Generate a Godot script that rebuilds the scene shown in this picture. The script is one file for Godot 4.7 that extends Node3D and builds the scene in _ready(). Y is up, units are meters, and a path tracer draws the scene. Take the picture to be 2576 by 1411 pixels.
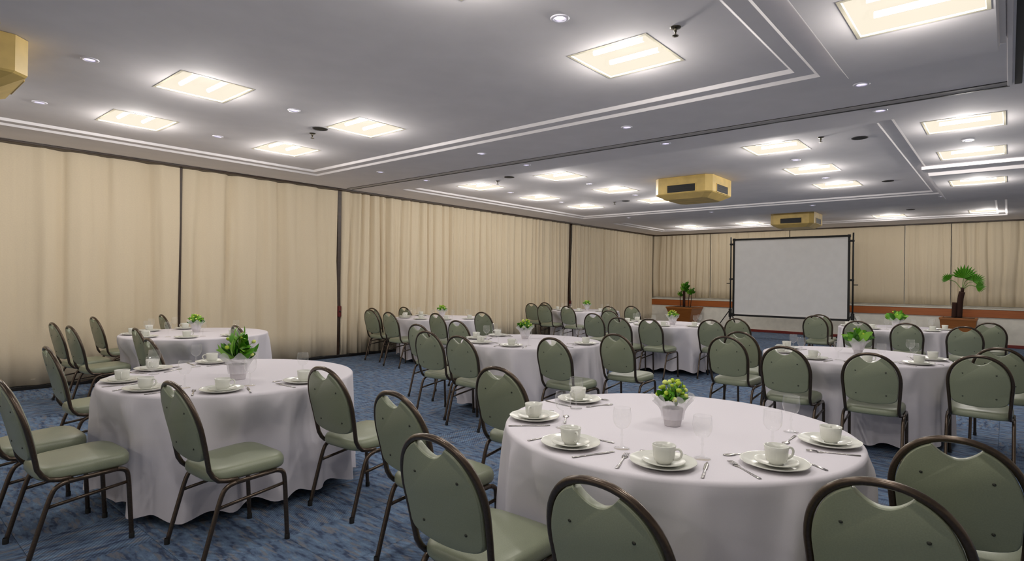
extends Node3D
# A hotel meeting hall laid out for a seminar: crescent rounds, curtains, projection screen.
const CEIL := 3.10
const EYE := 1.45
const WALL_X := -9.56
const FAR_Z := -18.67
const RIGHT_X := 4.3
const BACK_Z := 5.2
var M := {}
var used := {}
var rng := RandomNumberGenerator.new()

# ---------------------------------------------------------------- small helpers
func numbered(called: String) -> String:
	if not used.has(called):
		used[called] = 0
		return called
	used[called] += 1
	return "%s_%03d" % [called, used[called]]

func thing(called: String, label: String, category: String, at := Vector3.ZERO, turn := 0.0, group := "") -> Node3D:
	var o := Node3D.new()
	o.name = numbered(called)
	add_child(o)
	o.position = at
	o.rotation.y = turn
	tag(o, label, category, group)
	return o

func tag(o: Node, label: String, category: String, group := "") -> void:
	o.set_meta("label", label)
	o.set_meta("category", category)
	if group != "":
		o.set_meta("group", group)

func put(called: String, mesh: Mesh, mat: Material, parent: Node) -> MeshInstance3D:
	var o := MeshInstance3D.new()
	o.mesh = mesh
	o.name = numbered(called) if parent == self else called
	if mat:
		o.material_override = mat
	parent.add_child(o, true)
	return o

func single(called: String, mesh: Mesh, mat: Material, label: String, category: String, at: Vector3, turn := 0.0, group := "") -> MeshInstance3D:
	var o := put(called, mesh, mat, self)
	o.position = at
	o.rotation.y = turn
	tag(o, label, category, group)
	return o

func struct(called: String, mesh: Mesh, mat: Material) -> MeshInstance3D:
	var o := MeshInstance3D.new()
	o.mesh = mesh
	o.material_override = mat
	o.name = called
	add_child(o)
	o.set_meta("kind", "structure")
	return o

func copy_of(o: Node3D, at: Vector3, turn: float, label: String) -> Node3D:
	var c: Node3D = o.duplicate()
	c.name = numbered(stem(o.name))
	add_child(c)
	c.position = at
	c.rotation.y = turn
	c.set_meta("label", label)
	return c

func stem(n: String) -> String:
	var k := n.rfind("_")
	if k > 0 and n.substr(k + 1).is_valid_int():
		return n.substr(0, k)
	return n

# ---------------------------------------------------------------- mesh helpers
func begin(flat := false) -> SurfaceTool:
	var st := SurfaceTool.new()
	st.begin(Mesh.PRIMITIVE_TRIANGLES)
	st.set_smooth_group(-1 if flat else 0)
	return st

func finish(st: SurfaceTool) -> ArrayMesh:
	st.generate_normals()
	return st.commit()

func tri(st: SurfaceTool, a: Vector3, b: Vector3, c: Vector3) -> void:
	st.add_vertex(a)
	st.add_vertex(b)
	st.add_vertex(c)

func quad(st: SurfaceTool, a: Vector3, b: Vector3, c: Vector3, d: Vector3) -> void:
	tri(st, a, b, c)
	tri(st, a, c, d)

func slab(st: SurfaceTool, c: Vector3, s: Vector3, bev := 0.0) -> void:
	# a box with chamfered edges, built from rings along y
	st.set_smooth_group(-1)
	var h := s * 0.5
	var b: float = minf(bev, minf(h.x, minf(h.y, h.z)) * 0.9)
	var levels := [[-h.y, b], [-h.y + b, 0.0], [h.y - b, 0.0], [h.y, b]] if b > 0.0 else [[-h.y, 0.0], [h.y, 0.0]]
	var rings := []
	for l in levels:
		var e: float = l[1]
		var x: float = h.x - e
		var z: float = h.z - e
		var y: float = l[0]
		if b > 0.0:
			rings.append([Vector3(-x + b, y, -z), Vector3(x - b, y, -z), Vector3(x, y, -z + b), Vector3(x, y, z - b), Vector3(x - b, y, z), Vector3(-x + b, y, z), Vector3(-x, y, z - b), Vector3(-x, y, -z + b)])
		else:
			rings.append([Vector3(-x, y, -z), Vector3(x, y, -z), Vector3(x, y, z), Vector3(-x, y, z)])
	loft(st, rings, c, true, true)

func loft(st: SurfaceTool, rings: Array, c := Vector3.ZERO, cap_lo := false, cap_hi := false) -> void:
	for i in rings.size() - 1:
		var a: Array = rings[i]
		var b: Array = rings[i + 1]
		var n := a.size()
		for j in n:
			var k := (j + 1) % n
			quad(st, a[j] + c, a[k] + c, b[k] + c, b[j] + c)
	if cap_lo:
		cap(st, rings[0], c, true)
	if cap_hi:
		cap(st, rings[-1], c, false)

func cap(st: SurfaceTool, ring: Array, c: Vector3, flip: bool) -> void:
	var m := Vector3.ZERO
	for v in ring:
		m += v
	m /= ring.size()
	for j in ring.size():
		var k := (j + 1) % ring.size()
		if flip:
			tri(st, m + c, ring[k] + c, ring[j] + c)
		else:
			tri(st, m + c, ring[j] + c, ring[k] + c)

func box_mesh(s: Vector3, bev := 0.0, c := Vector3.ZERO) -> ArrayMesh:
	var st := begin(true)
	slab(st, c, s, bev)
	return finish(st)

func lathe(st: SurfaceTool, prof: Array, seg: int, c := Vector3.ZERO, wob := 0.0, lobes := 0) -> void:
	var rings := []
	for p in prof:
		var ring := []
		for j in seg:
			var a := TAU * j / seg
			var r: float = p.x
			if wob > 0.0:
				r *= 1.0 + wob * sin(lobes * a)
			ring.append(Vector3(cos(a) * r, p.y, sin(a) * r))
		rings.append(ring)
	loft(st, rings, c)

func lathe_mesh(prof: Array, seg := 20, wob := 0.0, lobes := 0) -> ArrayMesh:
	var st := begin()
	lathe(st, prof, seg, Vector3.ZERO, wob, lobes)
	return finish(st)

func tube(st: SurfaceTool, pts: Array, r: float, sides := 8, closed := false, capped := true) -> void:
	var n := pts.size()
	var rings := []
	var t0: Vector3 = (pts[1] - pts[0]).normalized()
	var u := t0.cross(Vector3.RIGHT if absf(t0.x) < 0.8 else Vector3.UP).normalized()
	for i in n:
		var a: Vector3 = pts[(i - 1 + n) % n] if closed else pts[maxi(i - 1, 0)]
		var b: Vector3 = pts[(i + 1) % n] if closed else pts[mini(i + 1, n - 1)]
		var t := (b - a).normalized()
		u = (u - t * u.dot(t)).normalized()
		var v := t.cross(u)
		var ring := []
		for j in sides:
			var ang := TAU * j / sides
			ring.append(pts[i] + (u * cos(ang) + v * sin(ang)) * r)
		rings.append(ring)
	if closed:
		rings.append(rings[0])
	loft(st, rings, Vector3.ZERO, capped and not closed, capped and not closed)

func tube_mesh(pts: Array, r: float, sides := 8, closed := false) -> ArrayMesh:
	var st := begin()
	tube(st, pts, r, sides, closed)
	return finish(st)

func bend(pts: Array, steps := 5) -> Array:
	# a Catmull-Rom curve through the points
	var cv := Curve3D.new()
	for i in pts.size():
		var a: Vector3 = pts[maxi(i - 1, 0)]
		var b: Vector3 = pts[mini(i + 1, pts.size() - 1)]
		var t := (b - a) / 6.0
		cv.add_point(pts[i], -t, t)
	var out := []
	for i in pts.size() - 1:
		for k in steps:
			out.append(cv.sample(i, float(k) / steps))
	out.append(pts[-1])
	return out

func sheet(st: SurfaceTool, r: Rect2, holes: Array, y: float) -> void:
	# a level sheet with rectangular holes
	var xs := [r.position.x, r.end.x]
	var zs := [r.position.y, r.end.y]
	var mine := []
	for h in holes:
		if r.intersects(h):
			mine.append(h)
			for v in [h.position.x, h.end.x]:
				if v > r.position.x and v < r.end.x and not xs.has(v):
					xs.append(v)
			for v in [h.position.y, h.end.y]:
				if v > r.position.y and v < r.end.y and not zs.has(v):
					zs.append(v)
	xs.sort()
	zs.sort()
	for i in xs.size() - 1:
		for j in zs.size() - 1:
			var m := Vector2((xs[i] + xs[i + 1]) * 0.5, (zs[j] + zs[j + 1]) * 0.5)
			var open := true
			for h in mine:
				if h.has_point(m):
					open = false
					break
			if open:
				quad(st, Vector3(xs[i], y, zs[j]), Vector3(xs[i], y, zs[j + 1]), Vector3(xs[i + 1], y, zs[j + 1]), Vector3(xs[i + 1], y, zs[j]))

# ---------------------------------------------------------------- materials
func plain(c: Color, rough := 0.8, metal := 0.0) -> StandardMaterial3D:
	var m := StandardMaterial3D.new()
	m.albedo_color = c
	m.roughness = rough
	m.metallic = metal
	return m

func grained(c: Color, rough: float, freq: float, spread: float, scale: float, stretch := Vector3.ONE) -> StandardMaterial3D:
	# colour with fine grain, laid on in world units
	var m := plain(Color.WHITE, rough)
	var n := FastNoiseLite.new()
	n.seed = int(freq * 1000.0) + int(spread * 97.0)
	n.frequency = freq
	n.fractal_octaves = 4
	var g := Gradient.new()
	g.set_color(0, c * (1.0 - spread))
	g.set_color(1, Color(minf(c.r * (1.0 + spread), 1), minf(c.g * (1.0 + spread), 1), minf(c.b * (1.0 + spread), 1)))
	var t := NoiseTexture2D.new()
	t.width = 256
	t.height = 256
	t.seamless = true
	t.noise = n
	t.color_ramp = g
	m.albedo_texture = t
	m.uv1_triplanar = true
	m.uv1_scale = stretch * scale
	return m

func wood(c1: Color, c2: Color, scale: Vector3) -> StandardMaterial3D:
	var m := plain(Color.WHITE, 0.45)
	var img := Image.create(256, 256, true, Image.FORMAT_RGB8)
	var n := FastNoiseLite.new()
	n.seed = 5
	n.frequency = 0.02
	for y in 256:
		for x in 256:
			var v := 0.5 + 0.5 * n.get_noise_2d(x * 0.35, y * 5.0)
			v = clampf(v + 0.12 * sin(y * 0.4 + 6.0 * n.get_noise_2d(x * 0.2, y * 0.8)), 0.0, 1.0)
			img.set_pixel(x, y, c1.lerp(c2, v))
	img.generate_mipmaps()
	m.albedo_texture = ImageTexture.create_from_image(img)
	m.uv1_triplanar = true
	m.uv1_scale = scale
	return m

func carpet(seed_: int, ribs_deg: float) -> StandardMaterial3D:
	# one printed carpet tile: short broken streaks of slate, navy and taupe over a fine rib
	var sz := 256
	var img := Image.create(sz, sz, true, Image.FORMAT_RGB8)
	var hm := Image.create(sz, sz, true, Image.FORMAT_RGB8)
	var a := FastNoiseLite.new()
	a.seed = seed_
	a.frequency = 0.03
	var b := FastNoiseLite.new()
	b.seed = seed_ + 40
	b.frequency = 0.035
	var f := FastNoiseLite.new()
	f.seed = seed_ + 80
	f.frequency = 0.35
	var slate := Color(0.42, 0.50, 0.61)
	var navy := Color(0.27, 0.32, 0.42)
	var taupe := Color(0.53, 0.525, 0.545)
	var sky := Color(0.50, 0.60, 0.71)
	var dir := Vector2(cos(deg_to_rad(ribs_deg)), sin(deg_to_rad(ribs_deg)))
	for y in sz:
		for x in sz:
			var s := a.get_noise_2d(x * 0.30, y * 1.1)
			var q := b.get_noise_2d(x * 0.28, y * 1.2)
			s = 0.8 * s + 0.25 * a.get_noise_2d(x * 1.2 + 900.0, y * 3.0)
			var c := slate.lerp(navy, smoothstep(-0.05, 0.5, s))
			c = c.lerp(sky, 0.8 * smoothstep(0.08, 0.45, -s))
			c = c.lerp(taupe, 0.8 * smoothstep(0.08, 0.45, q))
			var rib := 0.5 + 0.5 * sin((x * dir.x + y * dir.y) * TAU / (9.0 if ribs_deg == 40.0 else 7.1))
			var k := 0.93 + 0.13 * f.get_noise_2d(x, y) + (0.22 if ribs_deg == 40.0 else 0.06) * (rib - 0.4)
			img.set_pixel(x, y, Color(c.r * k, c.g * k, c.b * k))
			var hv := 0.5 * rib + 0.5 * (0.5 + 0.5 * f.get_noise_2d(x * 1.7, y * 1.7))
			hm.set_pixel(x, y, Color(hv, hv, hv))
	img.generate_mipmaps()
	hm.generate_mipmaps()
	var m := plain(Color.WHITE, 0.95)
	m.metallic_specular = 0.2
	m.albedo_texture = ImageTexture.create_from_image(img)
	m.heightmap_enabled = true
	m.heightmap_scale = 0.25
	m.heightmap_texture = ImageTexture.create_from_image(hm)
	return m

func make_materials() -> void:
	M.ceiling = grained(Color(0.945, 0.925, 0.93), 0.9, 0.02, 0.015, 0.4)
	M.wall = grained(Color(0.93, 0.91, 0.87), 0.85, 0.03, 0.03, 0.6)
	M.half_wall = grained(Color(0.93, 0.915, 0.87), 0.8, 0.03, 0.03, 0.6)
	M.curtain = grained(Color(0.84, 0.78, 0.675), 0.9, 0.06, 0.015, 3.0)
	M.post = wood(Color(0.16, 0.10, 0.06), Color(0.24, 0.16, 0.09), Vector3(2, 0.5, 2))
	M.rail = wood(Color(0.60, 0.31, 0.12), Color(0.72, 0.42, 0.19), Vector3(0.6, 2.5, 0.6))
	M.base_black = plain(Color(0.05, 0.045, 0.045), 0.5)
	M.base_red = plain(Color(0.48, 0.13, 0.09), 0.45)
	M.sill = plain(Color(0.86, 0.85, 0.80), 0.5)
	M.black = plain(Color(0.016, 0.015, 0.015), 0.6)
	M.track = plain(Color(0.74, 0.72, 0.71), 0.6)
	M.alu = plain(Color(0.45, 0.43, 0.42), 0.5, 0.6)
	M.frame = grained(Color(0.30, 0.245, 0.195), 0.33, 0.05, 0.12, 6.0)
	M.frame.metallic = 0.75
	M.frame.clearcoat_enabled = true
	M.frame.clearcoat = 0.5
	M.frame.clearcoat_roughness = 0.25
	M.green = grained(Color(0.505, 0.53, 0.44), 0.5, 0.12, 0.06, 5.0)
	M.green.clearcoat_enabled = true
	M.green.clearcoat = 0.55
	M.green.clearcoat_roughness = 0.35
	M.stud = plain(Color(0.14, 0.15, 0.11), 0.5)
	M.rubber = plain(Color(0.04, 0.04, 0.04), 0.7)
	M.cloth = grained(Color(0.84, 0.82, 0.845), 0.85, 0.15, 0.012, 4.0)
	M.table_wood = wood(Color(0.45, 0.33, 0.20), Color(0.55, 0.42, 0.28), Vector3(1, 1, 1))
	M.steel = plain(Color(0.72, 0.71, 0.70), 0.22, 1.0)
	M.porcelain = plain(Color(0.85, 0.85, 0.82), 0.22)
	M.glass = plain(Color(0.97, 0.98, 0.98, 0.045), 0.02)
	M.glass.transparency = BaseMaterial3D.TRANSPARENCY_ALPHA
	M.glass.cull_mode = BaseMaterial3D.CULL_DISABLED
	M.wrap = plain(Color(0.92, 0.91, 0.93, 0.42), 0.4)
	M.wrap.transparency = BaseMaterial3D.TRANSPARENCY_ALPHA
	M.wrap.cull_mode = BaseMaterial3D.CULL_DISABLED
	M.pot = grained(Color(0.80, 0.78, 0.79), 0.6, 0.08, 0.05, 8.0)
	M.soil = grained(Color(0.22, 0.16, 0.10), 0.95, 0.2, 0.3, 12.0)
	M.leaf = []
	for c in [Color(0.20, 0.42, 0.06), Color(0.32, 0.58, 0.10), Color(0.48, 0.70, 0.20)]:
		var lm := grained(c, 0.5, 0.06, 0.2, 10.0)
		lm.backlight_enabled = true
		lm.backlight = Color(0.15, 0.25, 0.05)
		lm.cull_mode = BaseMaterial3D.CULL_DISABLED
		M.leaf.append(lm)
	M.bloom = plain(Color(0.66, 0.76, 0.22), 0.7)
	M.bloom.subsurf_scatter_enabled = true
	M.bloom.subsurf_scatter_strength = 0.15
	M.petal = plain(Color(0.84, 0.88, 0.50), 0.7)
	M.ac = grained(Color(0.76, 0.65, 0.38), 0.5, 0.015, 0.10, 0.8)
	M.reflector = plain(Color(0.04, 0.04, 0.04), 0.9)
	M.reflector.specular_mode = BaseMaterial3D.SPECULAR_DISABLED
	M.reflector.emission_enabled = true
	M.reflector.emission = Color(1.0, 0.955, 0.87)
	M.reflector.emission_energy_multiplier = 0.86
	M.rim_white = plain(Color(0.90, 0.87, 0.78), 0.4)
	M.tube_glow = plain(Color(1, 1, 1), 0.4)
	M.tube_glow.emission_enabled = true
	M.tube_glow.emission = Color(1.0, 0.97, 0.90)
	M.tube_glow.emission_energy_multiplier = 4.0
	M.down_glow = plain(Color(1, 1, 1), 0.3)
	M.down_glow.emission_enabled = true
	M.down_glow.emission = Color(0.95, 0.93, 1.0)
	M.down_glow.emission_energy_multiplier = 3.0
	M.down_trim = plain(Color(0.90, 0.89, 0.93), 0.3)
	M.screen = grained(Color(0.95, 0.945, 0.94), 0.75, 0.02, 0.012, 0.7)
	M.planter = wood(Color(0.54, 0.31, 0.10), Color(0.68, 0.42, 0.16), Vector3(1.2, 3, 1.2))
	M.bark = grained(Color(0.20, 0.10, 0.06), 0.9, 0.08, 0.35, 5.0)
	M.stalk = plain(Color(0.45, 0.58, 0.30), 0.6)
	M.red = plain(Color(0.34, 0.035, 0.04), 0.4)
	M.grey_dark = plain(Color(0.20, 0.19, 0.19), 0.6)
	M.brass = plain(Color(0.35, 0.33, 0.28), 0.35, 0.9)

# ---------------------------------------------------------------- lights in the ceiling
func troffer_mesh_set() -> Dictionary:
	var hx := 0.326
	var hz := 0.307
	var st := begin(true)
	var f := func(x: float, z: float, y: float) -> Array:
		return [Vector3(-x, y, -z), Vector3(x, y, -z), Vector3(x, y, z), Vector3(-x, y, z)]
	loft(st, [f.call(hx, hz, 0.0), f.call(hx, hz, -0.002), f.call(hx - 0.02, hz - 0.02, -0.002), f.call(hx - 0.024, hz - 0.024, 0.008)])
	var rim := finish(st)
	st = begin(true)
	loft(st, [f.call(hx - 0.024, hz - 0.024, 0.008), f.call(hx - 0.075, hz - 0.06, 0.075), f.call(hx - 0.10, 0.02, 0.095)], Vector3.ZERO)
	quad(st, Vector3(-hx + 0.1, 0.095, -0.02), Vector3(hx - 0.1, 0.095, -0.02), Vector3(hx - 0.1, 0.062, 0.0), Vector3(-hx + 0.1, 0.062, 0.0))
	quad(st, Vector3(-hx + 0.1, 0.095, 0.02), Vector3(hx - 0.1, 0.095, 0.02), Vector3(hx - 0.1, 0.062, 0.0), Vector3(-hx + 0.1, 0.062, 0.0))
	var refl := finish(st)
	var lamp := tube_mesh([Vector3(-0.21, 0, 0), Vector3(0.21, 0, 0)], 0.019, 10)
	var holder := box_mesh(Vector3(0.028, 0.045, 0.045), 0.004)
	return {"rim": rim, "reflector": refl, "lamp": lamp, "holder": holder}

var trof := {}
func ceiling_light(at: Vector3, label: String) -> void:
	var t := thing("ceiling_light", label, "ceiling light", at, 0.0, "square recessed ceiling lights")
	put("rim", trof.rim, M.rim_white, t)
	put("reflector", trof.reflector, M.reflector, t)
	for s in [-1, 1]:
		var l := put("lamp_tube", trof.lamp, M.tube_glow, t)
		l.position = Vector3(0.0, 0.05, 0.12 * s)
		for e in [-1, 1]:
			var h := put("lamp_holder", trof.holder, M.reflector, l)
			h.position = Vector3(0.222 * e, 0.004, 0)
	var a := AreaLight3D.new()
	a.name = "light"
	a.area_size = Vector2(0.5, 0.46)
	a.light_energy = 0.05
	a.light_color = Color(1.0, 0.98, 0.955)
	a.area_range = 40.0
	a.area_attenuation = 2.0
	a.shadow_enabled = true
	a.rotation_degrees = Vector3(-90, 0, 0)
	a.position = Vector3(0, 0.014, 0)
	t.add_child(a)
	var o := OmniLight3D.new()
	o.name = "spill"
	o.light_energy = 0.66
	o.light_color = Color(1.0, 0.98, 0.955)
	o.light_size = 0.05
	o.omni_range = 40.0
	o.omni_attenuation = 2.0
	o.shadow_enabled = true
	o.position = Vector3(0, -0.055, 0)
	t.add_child(o)

var dl := {}
func downlight(at: Vector3, label: String, group: String) -> void:
	var t := thing("downlight", label, "downlight", at, 0.0, group)
	put("trim_ring", dl.ring, M.down_trim, t)
	put("can", dl.can, M.down_trim, t)
	var l := put("lamp", dl.lens, M.down_glow, t)
	l.position.y = 0.022
	var s := SpotLight3D.new()
	s.name = "light"
	s.light_energy = 0.06
	s.light_color = Color(0.95, 0.93, 1.0)
	s.light_size = 0.03
	s.spot_angle = 50.0
	s.spot_range = 40.0
	s.spot_attenuation = 2.0
	s.shadow_enabled = true
	s.rotation_degrees.x = -90
	s.position.y = 0.012
	t.add_child(s)

# ---------------------------------------------------------------- the chair
func arch(u: float) -> Vector2:
	# half outline of the back loop, u from 0 (crown) to 1 (bottom of the straight)
	if u < 0.6:
		var a := u / 0.6 * PI / 2
		return Vector2(0.203 * pow(sin(a), 0.92), 0.675 + 0.232 * pow(maxf(cos(a), 0.0), 0.92))
	var k := (u - 0.6) / 0.4
	return Vector2(lerpf(0.203, 0.188, k), lerpf(0.675, 0.47, k))

func lean(y: float) -> float:
	return 0.178 + (y - 0.42) * 0.20 + 0.22 * pow(maxf(y - 0.55, 0.0), 2)

func make_chair() -> Node3D:
	var t := thing("banquet_chair", "chair", "chair", Vector3.ZERO, 0.0, "green banquet chairs around the round tables")
	# back loop of one bent tube
	var half := []
	for i in 25:
		var p := arch(i / 24.0)
		half.append(Vector3(p.x, p.y, lean(p.y)))
	half.append_array([Vector3(0.188, 0.435, 0.168), Vector3(0.19, 0.41, 0.142), Vector3(0.195, 0.402, 0.10), Vector3(0.198, 0.402, 0.05)])
	var path := []
	for i in range(half.size() - 1, 0, -1):
		path.append(Vector3(-half[i].x, half[i].y, half[i].z))
	path.append_array(half)
	put("back_frame", tube_mesh(path, 0.0128, 9), M.frame, t)
	# upholstered back with the hand hold cut out at the crown
	var out := []
	var ins := 0.013
	for i in 9:
		var hx := 0.076 * i / 8.0
		out.append(Vector2(hx, 0.836 + 0.046 * pow(hx / 0.076, 2.0)))
	for i in 49:
		var p := arch(i / 48.0)
		p.x -= ins * clampf((0.91 - p.y) / 0.12, 0.0, 1.0)
		p.y -= ins * clampf((p.y - 0.66) / 0.2, 0.0, 1.0)
		if p.y > 0.545 and p.x > 0.079:
			out.append(p)
	for i in 9:
		var a := (i + 0.5) / 9.0 * PI / 2
		out.append(Vector2(0.176 * cos(a) , 0.545 - 0.05 * sin(a)))
	var full := []
	for p in out:
		full.append(p)
	for i in range(out.size() - 1, -1, -1):
		if out[i].x > 0.004:
			full.append(Vector2(-out[i].x, out[i].y))
	var st := begin()
	var rings := []
	for l in [[0.93, -0.021], [0.975, -0.019], [0.995, -0.012], [1.0, 0.0], [0.997, 0.011], [0.988, 0.015], [0.97, 0.0165]]:
		var ring := []
		for p in full:
			var q := Vector2(p.x, p.y - 0.68) * float(l[0])
			# keep the hand hold crisp: scale towards the middle of the pad
			ring.append(Vector3(q.x, q.y + 0.68, lean(q.y + 0.68) + float(l[1])))
		rings.append(ring)
	loft(st, rings)
	for e in [0, -1]:
		var poly := PackedVector2Array()
		for v in rings[e]:
			poly.append(Vector2(v.x, v.y))
		var idx := Geometry2D.triangulate_polygon(poly)
		for i in range(0, idx.size(), 3):
			if e == 0:
				tri(st, rings[e][idx[i]], rings[e][idx[i + 1]], rings[e][idx[i + 2]])
			else:
				tri(st, rings[e][idx[i]], rings[e][idx[i + 2]], rings[e][idx[i + 1]])
	var back := put("backrest", finish(st), M.green, t)
	# rear shell, pinned with four studs
	st = begin()
	var shell := []
	for l in [[0.984, 0.0150], [0.980, 0.0185], [0.970, 0.0195]]:
		var ring := []
		for p in full:
			var q := Vector2(p.x, p.y - 0.68) * float(l[0])
			ring.append(Vector3(q.x, q.y + 0.68, lean(q.y + 0.68) + float(l[1])))
		shell.append(ring)
	loft(st, shell)
	var outline := PackedVector2Array()
	for v in shell[2]:
		outline.append(Vector2(v.x, v.y))
	var ids := Geometry2D.triangulate_polygon(outline)
	for i in range(0, ids.size(), 3):
		tri(st, shell[2][ids[i]], shell[2][ids[i + 2]], shell[2][ids[i + 1]])
	back = put("back_shell", finish(st), M.green, t)
	var sm := lathe_mesh([Vector2(0.0065, 0), Vector2(0.006, 0.0025), Vector2(0.003, 0.004), Vector2(0.0001, 0.0042)], 8)
	for p in [Vector2(-0.105, 0.765), Vector2(0.105, 0.765), Vector2(-0.105, 0.575), Vector2(0.105, 0.575)]:
		var s := put("stud", sm, M.stud, back)
		s.position = Vector3(p.x, p.y, lean(p.y) + 0.0190)
		s.rotation.x = PI / 2 - 0.25
	# seat cushion
	st = begin()
	rings = []
	for l in [[0.90, 0.402], [0.965, 0.404], [0.995, 0.415], [1.0, 0.432], [0.99, 0.449], [0.955, 0.462], [0.88, 0.470], [0.6, 0.475], [0.25, 0.477]]:
		var ring := []
		for j in 32:
			var a := TAU * j / 32
			var c := cos(a)
			var s := sin(a)
			var e := 0.42
			var x := signf(c) * pow(absf(c), e)
			var z := signf(s) * pow(absf(s), e)
			var w := 0.208 - 0.012 * z
			ring.append(Vector3(x * w * float(l[0]), float(l[1]) + 0.012 * (-z) * (0.3 if float(l[1]) < 0.42 else 0.6), -0.03 + z * 0.212 * float(l[0])))
		rings.append(ring)
	loft(st, rings, Vector3.ZERO, true, true)
	put("seat", finish(st), M.green, t)
	for s in [-1.0, 1.0]:
		var x: float = 0.212 * s
		var rear := bend([Vector3(x, 0.012, 0.228), Vector3(x, 0.20, 0.176), Vector3(x, 0.335, 0.135), Vector3(x, 0.375, 0.105), Vector3(x, 0.388, 0.062)], 4)
		put("leg", tube_mesh(rear, 0.0125, 8), M.frame, t)
		var front := bend([Vector3(x, 0.012, -0.2285), Vector3(x, 0.20, -0.218), Vector3(x, 0.345, -0.208), Vector3(x, 0.385, -0.192), Vector3(x, 0.398, -0.155)], 4)
		put("leg", tube_mesh(front, 0.0125, 8), M.frame, t)
		put("seat_rail", tube_mesh([Vector3(x, 0.388, 0.062), Vector3(x, 0.393, -0.05), Vector3(x, 0.398, -0.155)], 0.0125, 8), M.frame, t)
		put("stretcher", tube_mesh([Vector3(x, 0.275, 0.155), Vector3(x, 0.318, -0.212)], 0.009, 7), M.frame, t)
		for z in [0.2285, -0.2288]:
			var foot := put("foot_cap", lathe_mesh([Vector2(0.0145, 0.0), Vector2(0.0145, 0.028), Vector2(0.012, 0.032)], 8), M.rubber, t)
			foot.position = Vector3(x, 0, z)
	put("cross_bar", tube_mesh([Vector3(-0.212, 0.392, -0.10), Vector3(0.212, 0.392, -0.10)], 0.009, 6), M.frame, t)
	put("cross_bar", tube_mesh([Vector3(-0.212, 0.39, 0.04), Vector3(0.212, 0.39, 0.04)], 0.009, 6), M.frame, t)
	return t

# ---------------------------------------------------------------- tables
const TABLE_TOP := 0.745
const CLOTH_TOP := 0.76

func cloth_mesh(seed_: int, center: Vector2, chairs: Array) -> ArrayMesh:
	rng.seed = seed_
	var n := 240
	var R := 0.815
	var ph := []
	for i in 6:
		ph.append(rng.randf() * TAU)
	# the seats that are pushed in press the cloth inwards
	var lim := []
	for j in n:
		var a := TAU * j / n
		var best := 9.0
		for c in chairs:
			for k in 40:
				var r := 0.55 + 0.01 * k
				var p := center + Vector2(cos(a), sin(a)) * r
				if absf(p.x - c[0]) < 0.255 and p.y < c[1] + 0.27 and p.y > c[1] - 0.275:
					best = minf(best, maxf(r - 0.02, R - 0.2))
					break
		lim.append(best)
	var soft := []
	for j in n:
		var m := 9.0
		for k in range(-8, 9):
			m = minf(m, lim[(j + k + n) % n] + 0.001 * k * k)
		soft.append(m)
	var st := begin()
	var rings := []
	for r in [0.02, 0.3, 0.55, 0.74]:
		var ring := []
		for j in n:
			var a := TAU * j / n
			ring.append(Vector3(cos(a) * r, CLOTH_TOP, sin(a) * r))
		rings.append(ring)
	for e in [0.0, 0.35, 0.7, 1.0]:
		var ring := []
		for j in n:
			var a := TAU * j / n
			var r: float = R - 0.018 + 0.018 * sin(e * PI / 2)
			ring.append(Vector3(cos(a) * r, CLOTH_TOP - 0.018 + 0.018 * cos(e * PI / 2), sin(a) * r))
		rings.append(ring)
	var rows := 15
	for i in range(1, rows + 1):
		var t := float(i) / rows
		var ring := []
		for j in n:
			var a := TAU * j / n
			var f: float = 0.6 * sin(17 * a + ph[0] + 0.9 * sin(2 * a + ph[3])) + 0.4 * sin(25 * a + ph[1] + 0.6 * sin(3 * a)) + 0.25 * sin(9 * a + ph[2])
			f = f + 0.45 * absf(f) - 0.25
			var amp := 0.058 * pow(t, 0.55)
			var r := R + 0.022 * t + amp * f
			var cap_r: float = soft[j]
			if cap_r < 8.0:
				var w := smoothstep(0.02, 0.40, t)
				var to := minf(r, cap_r + 0.03 * f * t)
				r = lerpf(r, to, w)
			var hem := 0.05 + 0.035 * (0.5 + 0.5 * sin(17 * a + ph[0] + 0.9 * sin(2 * a + ph[3]) + PI)) + 0.015 * sin(3 * a + ph[4])
			var y := lerpf(CLOTH_TOP - 0.018, hem, t)
			ring.append(Vector3(cos(a) * r, y, sin(a) * r))
		rings.append(ring)
	loft(st, rings, Vector3.ZERO, true, false)
	return finish(st)

var tab := {}
var ware := {}

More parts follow.
